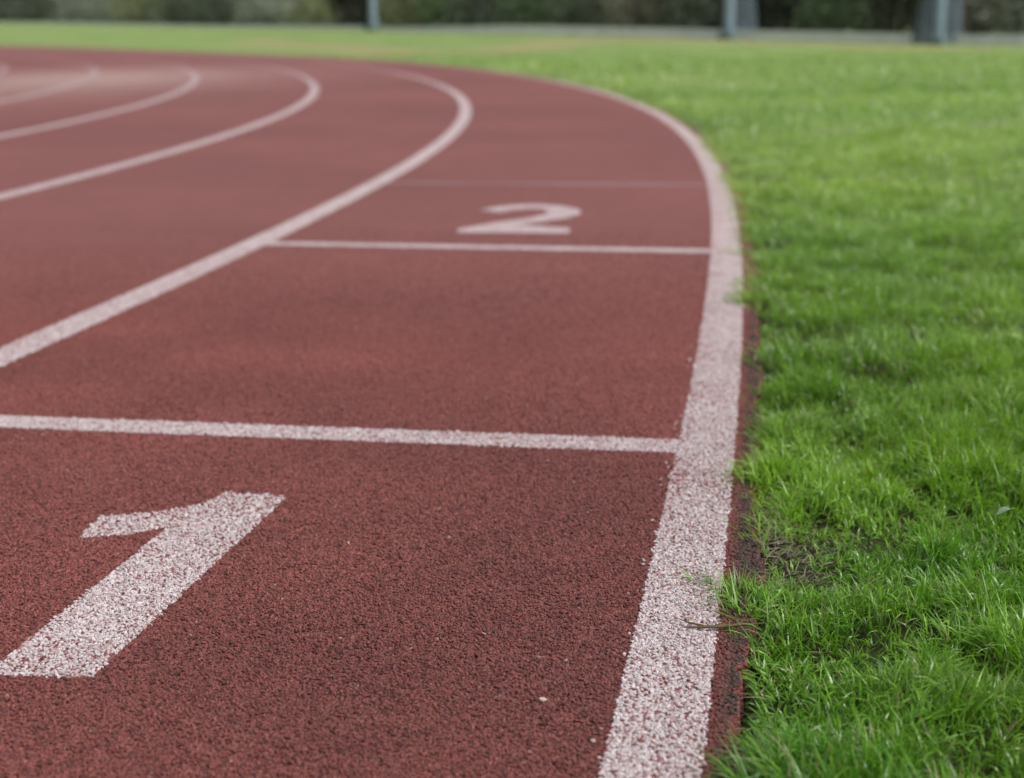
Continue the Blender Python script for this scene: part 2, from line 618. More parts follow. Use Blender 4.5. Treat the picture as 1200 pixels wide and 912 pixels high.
# ragged edges and wear of the paint, grain by grain
jt, jo = PT + rng.normal(0, 0.000025, NP), PO + rng.normal(0, 0.0008, NP)
wearN = fbm(PX * 9, PY * 9, 31) - 0.5
patch = fbm(PX * 2.6, PY * 2.6, 44, 2)
owner = np.full(NP, -1)
u = rng.random(NP)
for mi, (_n, _l, test, _s, _m, wk) in enumerate(marks):
    inn = test(jt, jo)
    miss = 0.19 + 0.65 * wearN + 0.9 * np.maximum(fbm(PX * 5, PY * 5, 52) - 0.55, 0)
    if wk == 'edge':
        miss = miss + 0.22 * sstep(0.035, 0.0, PO) * sstep(1.45, 1.75, PY) + 0.16 * np.exp(-((PY - 1.78) / 0.14) ** 2)
    elif wk == 'num':
        miss = miss + 0.06 + 0.2 * sstep(1.62, 1.72, PY)
    elif wk == 'cross':
        miss = miss + 0.10
    owner = np.where(inn & (u > miss), mi, owner)
stray = (owner < 0) & (PO > -0.012) & (PO < 0) & (rng.random(NP) < 0.013)
owner = np.where(stray, 0, owner)
S = np.stack([rng.uniform(0.0015, 0.0031, NP), rng.uniform(0.0011, 0.0019, NP), rng.uniform(0.0009, 0.0016, NP)], -1)
S *= 0.92 * (0.85 + 0.35 * rng.random(NP))[:, None]
ROT = np.stack([rng.normal(0, 0.45, NP), rng.normal(0, 0.45, NP), rng.uniform(0, 6.283, NP)], -1)
PZ = rng.normal(0.0002, 0.0006, NP) - 0.0011 * sstep(1.5, 3.8, PY)
k = rng.random(NP)
tone = np.where(k < 0.13, 0.42, np.where(k < 0.82, rng.uniform(0.75, 1.12, NP), rng.uniform(1.1, 1.45, NP)))
soft = (0.74 + 0.50 * fbm(PX * 4, PY * 4, 77, 4)) * (0.86 + 0.28 * fbm(PX * 1.3, PY * 1.3, 78, 3))
tone = 1 + (tone - 1) * (1 - 0.55 * sstep(1.6, 3.0, PY))
rc = np.array([0.182, 0.050, 0.042])[None] * (tone * soft)[:, None]
rc *= (1 + 0.05 * sstep(1.5, 2.5, PY))[:, None]
rc[k > 0.9988] = (0.33, 0.21, 0.18)
dirt = (sstep(0.078, 0.098, PO) * np.clip(1.6 * fbm(PX * 22, PY * 22, 87) + 0.02, 0, 1))[:, None]
rc = rc * (1 - dirt) + np.array([0.050, 0.032, 0.024]) * dirt
wc = np.array([0.535, 0.475, 0.485])[None] * (rng.uniform(0.80, 1.10, NP) * (0.93 + 0.14 * patch))[:, None]
half = rng.random(NP) < 0.28
wc[half] = np.array([0.43, 0.315, 0.315])[None] * rng.uniform(0.8, 1.1, (half.sum(), 1))


def add_grains(me, base_n, sel, zoff, colr):
    n = sel.sum()
    tot = base_n + n
    z3 = np.zeros((base_n, 3))
    attr(me, 'grain', 'BOOLEAN', np.concatenate([np.zeros(base_n, bool), np.ones(n, bool)]))
    attr(me, 'rot', 'FLOAT_VECTOR', np.vstack([z3, ROT[sel]]))
    attr(me, 'scl', 'FLOAT_VECTOR', np.vstack([z3 + 1, S[sel]]))
    attr(me, 'gcol', 'FLOAT_COLOR', np.vstack([np.ones((base_n, 4)), np.hstack([colr[sel], np.ones((n, 1))])]))


sel = owner < 0
me = mesh_np('rubber_granules', np.stack([PX[sel], PY[sel], PZ[sel]], -1))
add_grains(me, 0, sel, 0, rc)
go_ = link('rubber_granules', me, M_GRAN, track, kind='stuff')
go_.modifiers.new('grains', 'NODES').node_group = NG_RED

for mi, (nm, lab, test, (V, Q, T), mat, wk) in enumerate(marks):
    sel = owner == mi
    n0 = len(V)
    W = 0.28 * (1 - sstep(1.9, 4.2, V[:, 1]))
    if wk in ('edge', 'lane'):
        W = W + 0.38 * sstep(9, 24, np.hypot(V[:, 0], V[:, 1]))
    if wk == 'edge':
        _t, _o = unpol(V[:, 0], V[:, 1])
        W = W + 0.0
        W = W + 0.16 * (_o < LW * 0.3) * sstep(1.4, 2.0, V[:, 1]) * (V[:, 1] < 6)
    if sel.sum():
        V = np.vstack([V, np.stack([PX[sel], PY[sel], PZ[sel] + 0.0011], -1)])
    me = mesh_np(nm, V, Q, T)
    attr(me, 'wear', 'FLOAT', np.concatenate([W, np.zeros(len(V) - n0)]))
    o = link(nm, me, mat, track, label=lab)
    if sel.sum():
        add_grains(me, n0, sel, 0, wc)
        o.modifiers.new('grains', 'NODES').node_group = NG_WHITE


# ------------------------------------------------------------------ grass
def blades(x, y, z0, L, Wd, az, lean, curl, nseg, colr, twist=None):
    """Curved tapering blades: V, quads, tris, colour per vertex."""
    n = len(x)
    ts = np.linspace(0, 1, nseg + 1)
    phi = lean[:, None] + curl[:, None] * ts[None]
    dl = L[:, None] / nseg
    hx = np.concatenate([np.zeros((n, 1)), np.cumsum(np.sin(phi[:, :-1]) * dl, 1)], 1)
    hz = np.concatenate([np.zeros((n, 1)), np.cumsum(np.cos(phi[:, :-1]) * dl, 1)], 1)
    hz = np.maximum(hz, 0.0)
    ca, sa = np.cos(az)[:, None], np.sin(az)[:, None]
    cx = x[:, None] + hx * ca
    cy = y[:, None] + hx * sa
    cz = z0[:, None] + hz
    tw = (np.zeros(n) if twist is None else twist)[:, None] * ts[None]
    wv = Wd[:, None] * 0.5 * (1 - ts[None] ** 2.2) * (0.75 + 0.5 * ts[None] * (1 - ts[None]) * 2)
    sx, sy = -sa * np.cos(tw), ca * np.cos(tw)
    sz = np.sin(tw) * np.ones_like(sx)
    Lp = np.stack([cx - sx * wv, cy - sy * wv, cz - sz * wv], -1)[:, :-1]
    Rp = np.stack([cx + sx * wv, cy + sy * wv, cz + sz * wv], -1)[:, :-1]
    tip = np.stack([cx, cy, cz], -1)[:, -1:]
    P = np.concatenate([np.stack([Lp, Rp], 2).reshape(n, 2 * nseg, 3), tip], 1)
    m_ = 2 * nseg + 1
    base = (np.arange(n) * m_)[:, None]
    qs = [np.concatenate([base + 2 * k, base + 2 * k + 1, base + 2 * k + 3, base + 2 * k + 2], 1) for k in range(nseg - 1)]
    Qd = np.concatenate(qs) if qs else None
    Tr = np.concatenate([base + 2 * nseg - 2, base + 2 * nseg - 1, base + 2 * nseg], 1)
    C = np.repeat(np.hstack([colr, np.ones((n, 1))]), m_, 0)
    return P.reshape(-1, 3), Qd, Tr, C


def soil_bare(x, y):
    """The bare scrape at the edge of the lawn, with only straw in it."""
    q = (((x - 0.300 + 0.25 * (y - 1.56)) / 0.036) ** 2 + ((y - 1.56) / 0.115) ** 2)
    return np.exp(-q ** 1.3) * np.clip(0.45 + 1.1 * fbm(x * 32, y * 24, 33), 0, 1)


def blade_cols(n, x, y, dist):
    hue = np.clip(fbm(x * 1.7, y * 1.7, 91) * 1.3 - 0.15 + rng.normal(0, 0.16, n), 0, 1)[:, None]
    a, b = np.array([0.064, 0.200, 0.014]), np.array([0.245, 0.415, 0.036])
    c = a * (1 - hue) + b * hue
    c *= (rng.uniform(0.55, 1.45, n) * (0.82 + 0.36 * fbm(x * 0.8, y * 1.3, 93)))[:, None]
    straw = rng.random(n) < 0.035
    c[straw] = np.array([0.30, 0.26, 0.13]) * rng.uniform(0.7, 1.1, (straw.sum(), 1))
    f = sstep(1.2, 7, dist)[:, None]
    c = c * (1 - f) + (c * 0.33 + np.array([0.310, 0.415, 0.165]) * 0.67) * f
    # uneven growth lies in broad shallow bands across the field
    bnd = fbm(x * 0.22 + 3, y * 0.95, 95, 3)
    c = c * (1 + (0.75 * (bnd - 0.5))[:, None] * sstep(2.5, 5, dist)[:, None] * np.array([1.25, 0.8, 1.1]))
    d = np.clip(dryness(x, y), 0, 1)[:, None]
    return c * (1 - d) + np.array([0.31, 0.25, 0.13]) * d


EDGE = 0.104


def near_grass():
    out = []
    # candidates in bands of distance: dense close by, sparser and coarser farther off
    for (y0, y1, dens, wmul, nseg, lmul) in ((0.62, 2.3, 118000, 0.82, 4, 0.68), (2.3, 4.0, 44000, 1.05, 3, 0.74), (4.0, 7.0, 14000, 1.8, 2, 0.85),
                                            (7.0, 13.0, 1250, 5.0, 2, 1.0), (13.0, 34.0, 200, 11.0, 2, 1.0)):
        xm = lambda yy: 0.375 * yy + 0.36
        area = (y1 - y0) * (2 * xm(y1))
        n = int(dens * area)
        x = rng.uniform(-xm(y1), xm(y1), n)
        y = rng.uniform(y0, y1, n)
        th, of = unpol(x, y)
        wob = EDGE + 0.010 * sstep(1.25, 1.05, y) - 0.026 * np.exp(-((y - 1.39) / 0.055) ** 2) - 0.016 * np.exp(-((y - 1.80) / 0.07) ** 2) - 0.020 * sstep(1.6, 2.6, y) - 0.014 * sstep(3.5, 7, y) + 0.032 * (fbm(x * 16, y * 16, 8) - 0.5) + 0.080 * (fbm(x * 6, y * 7, 9, 2) - 0.5)
        edge_in = of - wob
        clump = fbm(x * 26, y * 26, 12, 2)
        p = np.clip(0.38 + 1.7 * (clump - 0.26), 0.25, 1.0)
        ok = (np.abs(x) < xm(y)) & (edge_in > 0) & (rng.random(n) < p) & (rng.random(n) > soil_bare(x, y) * 1.05) & (rng.random(n) > sstep(17, 34, y))
        x, y, of, edge_in, clump = x[ok], y[ok], of[ok], edge_in[ok], clump[ok]
        n = len(x)
        # blades fan out from tuft centres on a loose lattice
        sp = 0.014 * (1 if y0 < 4 else 1.8)
        ix, iy = np.floor(x / sp), np.floor(y / sp)
        tx = (ix + 0.15 + 0.7 * hash2(ix, iy, 61)) * sp
        ty = (iy + 0.15 + 0.7 * hash2(ix, iy, 62)) * sp
        tone_t = hash2(ix, iy, 63)
        rel = np.hypot(x - tx, y - ty) / sp
        pull = 0.35
        x, y = x + (tx - x) * pull, y + (ty - y) * pull
        lump = sstep(0.3, 0.72, fbm(x * 10.5, y * 9.0, 14, 2))
        hgt = 0.021 + 0.031 * lump + 0.014 * fbm(x * 1.8, y * 1.8, 15) * sstep(0, 1, edge_in / 0.5)
        L = lmul * (1 - 0.45 * np.exp(-((x - 0.32) / 0.07) ** 2 - ((y - 1.46) / 0.13) ** 2)) * hgt * rng.uniform(0.55, 1.45, n) * (0.7 + 0.6 * clump) * (0.7 + 0.5 * tone_t) * (1.22 - 0.22 * sstep(0, 0.08, edge_in))
        Wd = rng.uniform(0.0013, 0.0030, n) * wmul
        flow = 6.283 * fbm(x * 5.5, y * 5.5, 16, 2) * 1.6
        az = np.arctan2(y - ty, x - tx) + rng.normal(0, 0.7, n)
        az = np.where(rng.random(n) < 0.35, flow + rng.normal(0, 0.6, n), az)
        # at the margin the blades lean out over the track
        e = np.exp(-edge_in / 0.030)
        radial = np.arctan2(y - CY, x - CX) + math.pi
        flip = rng.random(n) < e * 0.75
        az = np.where(flip, radial + rng.normal(0, 0.6, n), az)
        lean = np.abs(rng.normal(0.20, 0.22, n)) + 0.55 * rel + 0.30 * e
        curl = rng.normal(1.05, 0.85, n)
        lumpz = 0.016 * lump * sstep(0.0, 0.05, edge_in)
        z0 = rise(x, y) - 0.015 + lumpz + 0.012 * (fbm(x * 3, y * 3, 18) - 0.4) + (0.035 * (fbm(x * 0.9, y * 1.4, 19, 2) - 0.4) + 0.17 * np.maximum(fbm(x * 1.0, y * 2.2, 23, 2) - 0.45, 0) * sstep(1.5, 3.5, y)) * sstep(0.03, 0.6, edge_in)
        out.append(blades(x, y, z0, L, Wd, az, lean, curl, nseg, blade_cols(n, x, y, np.hypot(x, y)), rng.normal(0, 0.7, n)))
    return out


def join(parts):
    V, Q, T, C, b = [], [], [], [], 0
    for v, q, t, c in parts:
        V.append(v); C.append(c); T.append(t + b)
        if q is not None:
            Q.append(q + b)
        b += len(v)
    return np.vstack(V), (np.vstack(Q) if Q else None), np.vstack(T), np.vstack(C)


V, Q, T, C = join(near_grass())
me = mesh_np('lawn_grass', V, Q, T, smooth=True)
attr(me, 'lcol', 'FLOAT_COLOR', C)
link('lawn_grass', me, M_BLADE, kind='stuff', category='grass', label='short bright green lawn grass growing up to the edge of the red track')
print('grass tris', 2 * (len(Q) if Q is not None else 0) + len(T), 'grains', NP)

# dry straw on the bare scrape and along the lawn edge
n = 900
x = np.concatenate([rng.normal(0.300, 0.030, 620), rng.uniform(0.1, 0.9, 280)])
y = np.concatenate([rng.normal(1.555, 0.085, 620), rng.uniform(0.9, 4.2, 280)])
t_, o_ = unpol(x, y)
# the loose ones lie along the margin of the lawn
mv = np.arange(n) >= 620
rad = np.stack([np.cos(t_), np.sin(t_)], -1)
shift = np.where(mv, rng.uniform(0.10, 0.19, n) - o_, 0)
x, y = x + rad[:, 0] * shift, y + rad[:, 1] * shift
t_, o_ = unpol(x, y)
ok = o_ > 0.112
x, y = x[ok], y[ok]
n = len(x)
cs = np.array([0.30, 0.25, 0.18])[None] * rng.uniform(0.45, 1.15, (n, 1))
P = blades(x, y, np.full(n, 0.001) - 0.008 * (unpol(x, y)[1] > 0.14), rng.uniform(0.008, 0.026, n), rng.uniform(0.0008, 0.0017, n), rng.normal(0.4, 0.8, n) + math.pi * (rng.random(n) < .5),
           rng.uniform(1.15, 1.5, n), rng.normal(0.1, 0.15, n), 4, cs, rng.normal(0, 0.5, n))
me = mesh_np('dry_straw', *P[:3], smooth=True)
attr(me, 'lcol', 'FLOAT_COLOR', P[3])
link('dry_straw', me, M_BLADE, kind='stuff', category='straw', label='dry straw lying on the bare soil scrape at the lawn edge')

# ------------------------------------------------------------------ small loose things
def tube(points, radii, seg=7):
    V, Q = [], []
    pts = [Vector(p) for p in points]
    for k, p in enumerate(pts):
        d = (pts[min(k + 1, len(pts) - 1)] - pts[max(k - 1, 0)]).normalized()
        a = d.cross(Vector((0, 0, 1)) if abs(d.z) < .9 else Vector((1, 0, 0))).normalized()
        b = d.cross(a)
        for s in range(seg):
            g = 6.28318 * s / seg
            V.append(p + (a * math.cos(g) + b * math.sin(g)) * radii[k])
    for k in range(len(pts) - 1):
        for s in range(seg):
            Q.append((k * seg + s, k * seg + (s + 1) % seg, (k + 1) * seg + (s + 1) % seg, (k + 1) * seg + s))
    return np.array(V), np.array(Q)


def merge(lst):
    V, Q, b = [], [], 0
    for v, q in lst:
        V.append(v); Q.append(q + b); b += len(v)
    return np.vstack(V), np.vstack(Q)


M_STEM = simple_mat('dry_stem', (0.105, 0.075, 0.032), 0.35, 120, 0.7)
sv, sq = merge([tube([(0.164, 1.297, 0.0045), (0.180, 1.2945, 0.006), (0.200, 1.2955, 0.006), (0.222, 1.2965, 0.0075), (0.240, 1.293, 0.010)],
                     [0.0004, 0.0015, 0.0020, 0.0014, 0.0006]),
                tube([(0.183, 1.297, 0.006), (0.170, 1.304, 0.0065), (0.161, 1.309, 0.008)], [0.0012, 0.0010, 0.0004])])
stem = link('dry_stem', mesh_np('dry_stem', sv, sq, smooth=True), M_STEM, category='stem',
            label='brown dried grass stem lying across the white edge line')
M_LEAFP = simple_mat('pale_leaf', (0.14, 0.20, 0.12), 0.25, 90, 0.6, 0.4)


def flake(cx, cy, cz, r, seed, flat=0.35, tilt=(0, 0)):
    """A small faceted chip with an uneven outline."""
    rg = np.random.default_rng(seed)
    ns, V, Q, T = 9, [], [], []
    for lv, (rad_, zz) in enumerate(((0.85, -0.5), (1.0, 0.05), (0.7, 0.6))):
        for s in range(ns):
            a = 6.28318 * s / ns
            q = rad_ * r * rg.uniform(0.75, 1.2)
            V.append((q * math.cos(a) * 1.35, q * math.sin(a) * 0.85, zz * r * flat + rg.normal(0, r * 0.05)))
    for lv in range(2):
        for s in range(ns):
            Q.append((lv * ns + s, lv * ns + (s + 1) % ns, (lv + 1) * ns + (s + 1) % ns, (lv + 1) * ns + s))
    V += [(0, 0, -0.6 * r * flat), (0, 0, 0.8 * r * flat)]
    for s in range(ns):
        T.append((27, (s + 1) % ns, s))
        T.append((28, 18 + s, 18 + (s + 1) % ns))
    R = Matrix.Rotation(tilt[0], 3, 'X') @ Matrix.Rotation(tilt[1], 3, 'Y')
    V = np.array([R @ Vector(v) for v in V]) + np.array([cx, cy, cz])
    return mesh_np('chip', V, Q, T)


M_CHIP = simple_mat('pale_chip', (0.36, 0.29, 0.235), 0.15, 200, 0.6)
link('pale_chip', flake(0.025, 1.148, 0.0032, 0.0027, 3, 0.6, (0.5, 0.1)), M_CHIP, category='stone chip',
     label='tiny cream stone chip lying alone on the red track')

def leaf_blade(cx, cy, cz, ln, wd, az, cup, bend):
    """A small pointed leaf with a fold along its midrib and real thickness."""
    V, Q = [], []
    n = 8
    for face in (0, 1):
        for k in range(n + 1):
            t = k / n
            w = wd * math.sin(math.pi * min(1, 0.08 + t * 0.92)) ** 0.8 * 0.5
            for s in (-1, 0, 1):
                V.append((t * ln, s * w, abs(s) * cup * w + bend * math.sin(t * 2.6) * ln - face * 0.0004))
    st = 3 * (n + 1)
    for k in range(n):
        for s in (0, 1):
            a = k * 3 + s
            Q.append((a, a + 3, a + 4, a + 1))
            Q.append((st + a, st + a + 1, st + a + 4, st + a + 3))
    R = Matrix.Rotation(az, 3, 'Z')
    V = np.array([R @ Vector(v) for v in V]) + np.array([cx, cy, cz])
    return mesh_np('leaf', V, Q, None, True)


link('pale_leaf', leaf_blade(0.541, 1.535, 0.034, 0.022, 0.011, 0.35, 0.5, 0.18), M_LEAFP, category='leaf',
     label='pale grey green fallen leaf resting on the grass at right')

# ------------------------------------------------------------------ far side: wall, posts, shrubs, trees
def gpos(az, D):
    """World point at ground azimuth az (tangent of the bearing) and distance forward D."""
    x_, y_ = az * D, D
    return x_, y_, float(rise(np.array([x_]), np.array([y_]))[0])


def PXZ(px):
    return (px - 600) / 1751.0


M_WALL = simple_mat('weathered_concrete', (0.60, 0.61, 0.60), 0.12, 2.0, 0.85, 0.3, bump=0.3)
azs = np.linspace(-0.36, 0.62, 130)
wd = wallD(np.arctan(azs))
wx, wy = azs * wd, wd
wz = np.interp(np.arctan(azs), AZ_T, Z_T)
tall = np.interp(azs, [-0.36, -0.2, -0.08, 0.0, 0.3, 0.62], [0.14, 0.14, 0.20, 0.32, 0.28, 0.28])
prof = [(0, -0.25, 0), (0, 1, 1), (0.25, 1, 1), (0.25, -0.25, 0)]
V = []
for a in range(len(azs)):
    L_ = math.hypot(wx[a], wy[a])
    ux, uy = wx[a] / L_, wy[a] / L_
    for (d, s, up) in prof:
        V.append((wx[a] + ux * d, wy[a] + uy * d, wz[a] - 0.03 + (tall[a] if up else -0.25)))
Q = []
for a in range(len(azs) - 1):
    for s in range(3):
        Q.append((a * 4 + s, a * 4 + s + 1, a * 4 + 5 + s, a * 4 + 4 + s))
link('low_wall', mesh_np('low_wall', V, np.array(Q)[:, ::-1]), M_WALL, category='wall',
     label='long low pale grey concrete wall along the far edge of the lawn')

M_POST = simple_mat('painted_post', (0.20, 0.27, 0.33), 0.12, 3.0, 0.5, 0.4)
M_FOOT = simple_mat('post_foot', (0.10, 0.14, 0.14), 0.2, 5.0, 0.8)
M_NET = simple_mat('grey_net', (0.125, 0.155, 0.180), 0.15, 3.0, 0.9, 0.2)


_n = M_NET.node_tree
_tr = _n.nodes.new('ShaderNodeBsdfTransparent')
_mx = _n.nodes.new('ShaderNodeMixShader')
_mx.inputs[0].default_value = 0.38
_pb = [q for q in _n.nodes if q.type == 'BSDF_PRINCIPLED'][0]
_ou = [q for q in _n.nodes if q.type == 'OUTPUT_MATERIAL'][0]
_n.links.new(_pb.outputs[0], _mx.inputs[1])
_n.links.new(_tr.outputs[0], _mx.inputs[2])
_n.links.new(_mx.outputs[0], _ou.inputs[0])


def post(px, D, rad, label, net=None, lean=0.0):
    x_, y_, z_ = gpos(PXZ(px), D)
    e = bpy.data.objects.new('net_post', None)
    COL.objects.link(e)
    e.location = (x_, y_, z_)
    e['label'] = label
    e['category'] = 'post'
    e['group'] = 'posts along the far wall'
    v, q = tube([(0, 0, -0.2), (0, 0, 2.5), (0, 0, 6.5)], [rad, rad, rad * 0.9], 14)
    cap, cq = tube([(0, 0, 6.5), (0, 0, 6.55)], [rad * 1.15, rad * 1.15], 14)
    link('pole', mesh_np('pole', v, q, smooth=True), M_POST, e)
    link('cap', mesh_np('cap', cap, np.vstack([cq])), M_POST, e)
    fv, fq = tube([(0, 0, -0.15), (0, 0, 0.14), (0, 0, 0.20), (0, 0, 0.201)], [rad * 2.3, rad * 2.3, rad * 1.5, rad * 0.99], 4)
    link('footing', mesh_np('footing', fv, fq), M_FOOT, e)
    return e, (x_, y_, z_)


def draped_net(px, D, base, top, skew, label):
    """A net gathered at the post and fanning out in folds towards the ground."""
    x_, y_, z_ = gpos(PXZ(px), D)
    ns, nh = 72, 16
    V, Q = [], []
    rg = np.random.default_rng(int(px))
    ph = rg.uniform(0, 6.28, 4)
    for a in range(nh + 1):
        t = a / nh
        h = 4.6 * t
        w = (base * (1 - t) ** 1.3 + top * (1 - (1 - t) ** 1.3)) * 0.5
        cxo = skew * (1 - t) ** 1.3
        for s in range(ns):
            g = 6.28318 * s / ns
            f = 1 + 0.16 * math.sin(9 * g + ph[0] + t) + 0.10 * math.sin(17 * g + ph[1]) + 0.05 * math.sin(5 * g + ph[2] + 3 * t)
            V.append((x_ + cxo + w * f * math.cos(g), y_ + 0.45 + 0.45 * w * f * math.sin(g), z_ - 0.05 + h))
    for a in range(nh):
        for s in range(ns):
            Q.append((a * ns + s, a * ns + (s + 1) % ns, (a + 1) * ns + (s + 1) % ns, (a + 1) * ns + s))
    link('gathered_net', mesh_np('gathered_net', V, Q, smooth=True), M_NET, category='net',
         label=label, group='nets gathered at the posts')


post(440, 60.6, 0.16, 'slim blue grey post left of centre beside a dark shrub')
post(857, 45.2, 0.155, 'blue grey post with a narrow grey net, right of centre')
post(1103, 39.2, 0.13, 'blue grey post with a wide fanned grey net, at right')
draped_net(868, 45.6, 1.0, 0.42, 0.10, 'narrow grey blue net gathered behind the middle post')
draped_net(1113, 39.6, 1.15, 0.42, -0.12, 'wide grey blue net fanning out behind the right post')


def leaf_cloud(n, rad, cz, size, cols, seed, flat=1.0, gaps=0.45, low=0.0):
    """Leaf quads spread through an uneven volume: V, Q, colours (local coordinates)."""
    rg = np.random.default_rng(seed)
    d = rg.normal(0, 1, (n * 3, 3))
    d /= np.linalg.norm(d, axis=1)[:, None]
    rr_ = rg.random(n * 3) ** 0.45
    lob = 0.72 + 0.55 * fbm(np.arctan2(d[:, 1], d[:, 0]) * 1.3 + 5, d[:, 2] * 2.2 + 5, seed)
    P = d * (rr_ * lob)[:, None] * np.array([rad[0], rad[1], rad[2]])[None]
    keep_ = fbm(P[:, 0] * 1.9 + 40, P[:, 2] * 1.9 + P[:, 1] * 1.3 + 40, seed + 5) > gaps - 0.1 * rg.random(n * 3)
    P = P[keep_][:n]
    P[:, 2] += cz
    P = P[P[:, 2] > low]
    m_ = len(P)
    a = rg.normal(0, 1, (m_, 3)); a /= np.linalg.norm(a, axis=1)[:, None]
    b = np.cross(a, rg.normal(0, 1, (m_, 3))); b /= np.linalg.norm(b, axis=1)[:, None]
    s = size * rg.uniform(0.55, 1.3, (m_, 1))
    V = np.stack([P - a * s, P + b * s * 0.45, P + a * s, P - b * s * 0.45], 1).reshape(-1, 3)
    Q = np.arange(m_ * 4).reshape(-1, 4)
    mixf = np.clip(fbm(P[:, 0] * 1.1 + 9, P[:, 2] * 1.1 + 9, seed + 9) + rg.normal(0, 0.14, m_), 0, 1)[:, None]
    c = np.array(cols[0])[None] * (1 - mixf) + np.array(cols[1])[None] * mixf
    c = c * rg.uniform(0.7, 1.3, (m_, 1))
    return V, Q, np.repeat(np.hstack([c, np.ones((m_, 1))]), 4, 0)


M_BARK = simple_mat('grey_bark', (0.10, 0.095, 0.085), 0.35, 5.0, 0.9, 0.15, bump=0.5)

DARK = ((0.092, 0.110, 0.098), (0.178, 0.208, 0.174))
GREY = ((0.199, 0.220, 0.223), (0.377, 0.396, 0.376))
OLIVE = ((0.157, 0.179, 0.111), (0.312, 0.328, 0.205))
GREEN = ((0.107, 0.160, 0.099), (0.214, 0.283, 0.170))
BROWN = ((0.179, 0.167, 0.157), (0.297, 0.272, 0.251))


def shrub(px, D, w, h, cols, label, seed, nm='shrub', n=1500):
    x_, y_, z_ = gpos(PXZ(px), D)
    e = bpy.data.objects.new(nm, None)
    COL.objects.link(e)
    e.location = (x_, y_, z_)
    e['label'] = label
    e['category'] = 'shrub'
    e['group'] = 'shrubs behind the far wall'
    V, Q, C = leaf_cloud(n, (w / 2, w * 0.42, h * 0.56), h * 0.46, 0.11, cols, seed, low=0.02, gaps=0.40)
    me = mesh_np('foliage', V, Q)
    attr(me, 'lcol', 'FLOAT_COLOR', C)
    link('foliage', me, M_LEAF, e)
    rg = random.Random(seed)
    lst = []
    for k in range(7):
        a = rg.uniform(0, 6.28)
        lst.append(tube([(0.1 * math.cos(a), 0.1 * math.sin(a), -0.15), (w * .12 * math.cos(a), w * .12 * math.sin(a), h * .35),
                         (w * .28 * math.cos(a + .3), w * .28 * math.sin(a + .3), h * .75)], [0.05, 0.035, 0.012], 6))
    v, q = merge(lst)
    link('stems', mesh_np('stems', v, q, smooth=True), M_BARK, e)
    return e


def tree(px, D, h, cw, cols, label, seed, tr=0.16):
    x_, y_, z_ = gpos(PXZ(px), D)
    e = bpy.data.objects.new('tree', None)
    COL.objects.link(e)
    e.location = (x_, y_, z_)
    e['label'] = label
    e['category'] = 'tree'
    e['group'] = 'trees behind the far wall'
    rg = random.Random(seed)
    lx, ly = rg.uniform(-.3, .3), rg.uniform(-.3, .3)
    lst = [tube([(0, 0, -0.3), (0, 0, 0.1), (lx * .2, ly * .2, h * .25), (lx * .7, ly * .7, h * .5), (lx, ly, h * .85)],
                [tr * 1.7, tr * 1.2, tr, tr * .7, tr * .2], 10)]
    for k in range(9):
        a, hh = rg.uniform(0, 6.28), h * rg.uniform(.22, .65)
        L_ = cw * rg.uniform(.25, .45)
        lst.append(tube([(lx * .5, ly * .5, hh), (lx * .5 + L_ * .5 * math.cos(a), ly * .5 + L_ * .5 * math.sin(a), hh + L_ * .35),
                         (lx * .5 + L_ * math.cos(a + .2), ly * .5 + L_ * math.sin(a + .2), hh + L_ * .75)], [tr * .42, tr * .25, tr * .06], 6))
    v, q = merge(lst)
    link('trunk', mesh_np('trunk', v, q, smooth=True), M_BARK, e)
    V, Q, C = leaf_cloud(2600, (cw / 2, cw / 2, h * .42), h * .60, 0.17, cols, seed, gaps=0.43, low=2.3)
    me = mesh_np('crown', V, Q)
    attr(me, 'lcol', 'FLOAT_COLOR', C)
    link('crown', me, M_LEAF, e)


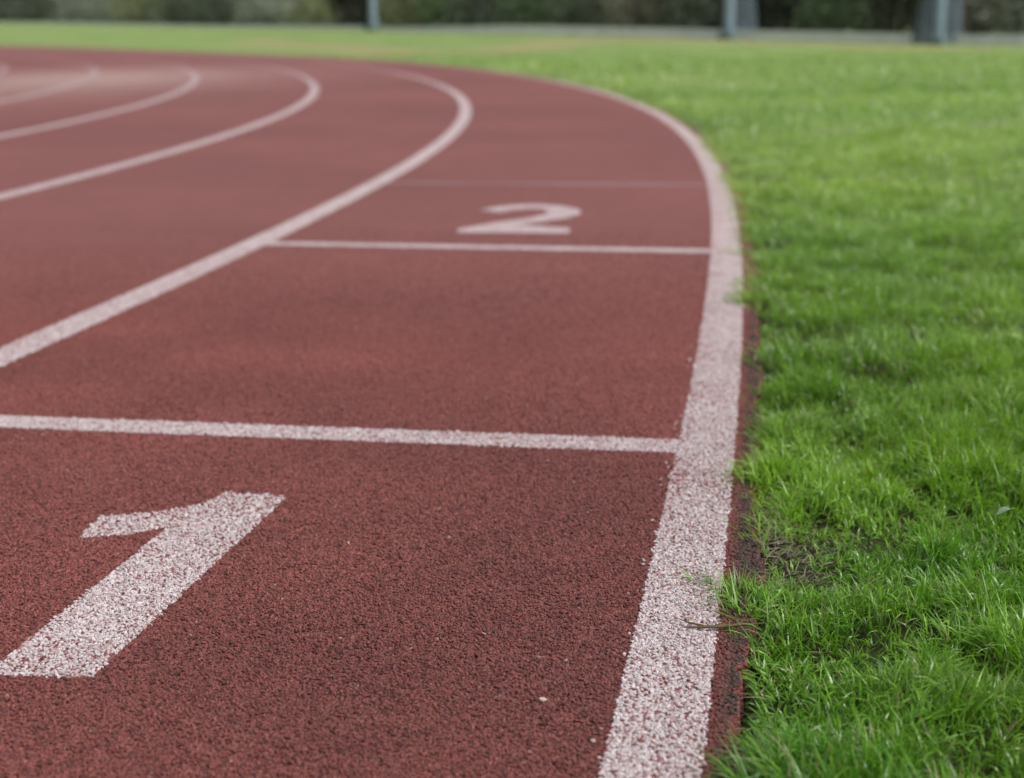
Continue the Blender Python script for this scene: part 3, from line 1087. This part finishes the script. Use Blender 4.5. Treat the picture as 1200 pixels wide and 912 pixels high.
SH = [(-40, 92, 4.6, 3.2, GREY, 'grey green shrub cut by the left edge of view'),
      (40, 90, 4.6, 3.6, DARK, 'dark shrub near the left edge behind the far grass'),
      (110, 89, 4.8, 3.0, GREY, 'pale grey shrub between two darker ones at far left'),
      (165, 86, 3.6, 2.2, OLIVE, 'low olive shrub at left with grey bushes round it'),
      (215, 84, 4.0, 3.2, DARK, 'dark bush left of the wide olive shrubs'),
      (265, 82, 4.0, 3.4, DARK, 'dark bush just left of the light olive grey shrub'),
      (325, 76, 4.6, 2.4, GREY, 'light olive grey shrub left of the blackish bush'),
      (372, 74, 3.0, 2.0, OLIVE, 'low olive shrub touching the blackish bush'),
      (405, 66, 1.7, 3.0, ((0.016, 0.019, 0.013), (0.034, 0.036, 0.022)), 'blackish upright bush left of the slim post'),
      (475, 70, 3.0, 1.9, OLIVE, 'low olive shrub right of the slim post'),
      (520, 66, 2.4, 3.4, GREEN, 'mid green upright shrub right of the slim post'),
      (565, 62, 3.2, 3.4, DARK, 'dark shrub left of centre above the wall'),
      (625, 59, 3.6, 3.6, GREEN, 'dull green shrub at the centre above the wall'),
      (690, 57, 3.8, 3.2, DARK, 'dark shrub right of centre above the wall'),
      (750, 54, 3.2, 3.4, BROWN, 'brownish shrub between dark ones right of centre'),
      (805, 53, 2.8, 3.0, DARK, 'dark shrub left of the narrow grey net'),
      (920, 49, 3.4, 4.0, ((0.016, 0.022, 0.016), (0.032, 0.042, 0.028)), 'blackish shrub right of the narrow grey net'),
      (985, 47, 3.0, 3.2, GREEN, 'dull green shrub between the two nets'),
      (1045, 45, 2.8, 3.6, ((0.018, 0.024, 0.017), (0.038, 0.046, 0.028)), 'very dark shrub left of the wide grey net'),
      (1150, 43, 2.6, 2.6, BROWN, 'brownish shrub right of the wide grey net'),
      (1200, 42, 2.6, 3.2, GREY, 'grey green shrub at the right edge of view'),
      (1262, 41.5, 3.0, 3.4, DARK, 'dark shrub beyond the right edge of view')]
for k, (px, D, w, h, c, lab) in enumerate(SH):
    shrub(px, D, w, h, c, lab, 100 + k * 7, n=int(700 + 260 * w * h / 3))
TR = [(-20, 98, 8, 6.5, GREY), (75, 100, 9, 7, DARK), (150, 96, 9, 7, GREEN), (240, 94, 9, 6.5, GREY), (300, 90, 8, 6.5, DARK), (352, 86, 8, 6, GREEN),
      (430, 80, 9, 6, GREY), (500, 76, 9, 6, DARK), (545, 72, 8, 5.5, GREEN), (600, 68, 9, 5.5, DARK), (660, 66, 8, 5.5, GREY), (725, 63, 9, 5.5, DARK),
      (780, 60, 8, 5, GREEN), (850, 58, 9, 5.5, DARK), (900, 55, 8, 5, DARK), (955, 54, 9, 5, GREEN), (1015, 52, 8, 5, DARK), (1080, 50, 9, 5, GREY), (1135, 49, 8, 5, DARK), (1190, 48, 9, 5, GREEN), (1250, 47, 9, 5, DARK)]
TL = ['leafy tree rising behind the hedge at far left', 'dark tree behind the dark shrub at far left', 'green tree behind the olive shrub at left',
      'grey leaved tree left of the olive grey shrub', 'dark tree behind the olive grey shrub', 'green tree left of the blackish bush',
      'grey leaved tree behind the slim post', 'dark tree just right of the slim post', 'green tree left of centre', 'dark tree behind the centre of the wall',
      'grey leaved tree right of centre', 'dark tree behind the brownish shrub', 'green tree left of the narrow net', 'dark tree behind the narrow net',
      'dark tree right of the narrow net', 'green tree between the two nets', 'dark tree left of the wide net', 'grey leaved tree behind the wide net',
      'dark tree right of the wide net', 'green tree at the right edge of view', 'dark tree beyond the right edge of view']
for k, (px, D, h, cw, c) in enumerate(TR):
    tree(px, D, h, cw, c, TL[k], 500 + k * 11)

# the wood that closes the view behind the shrubs: one mass nobody could count
parts = []
for k in range(46):
    azk = -0.46 + k * 0.023
    D = float(wallD(np.array([math.atan(azk)]))[0]) + 18 + (k * 7 % 5)
    x_, y_, z_ = gpos(azk, D)
    V, Q, C = leaf_cloud(700, (3.4, 2.6, 4.6), 3.2, 0.40, DARK if k % 3 else GREY, 900 + k, gaps=0.25, low=-0.2)
    parts.append((V + np.array([x_, y_, z_]), Q, np.zeros((0, 3), int), C))
V, Q, T, C = join(parts)
me = mesh_np('woodland', V, Q)
attr(me, 'lcol', 'FLOAT_COLOR', C)
link('woodland', me, M_LEAF, kind='stuff', category='woodland', label='dark far wood closing the view behind the shrubs')
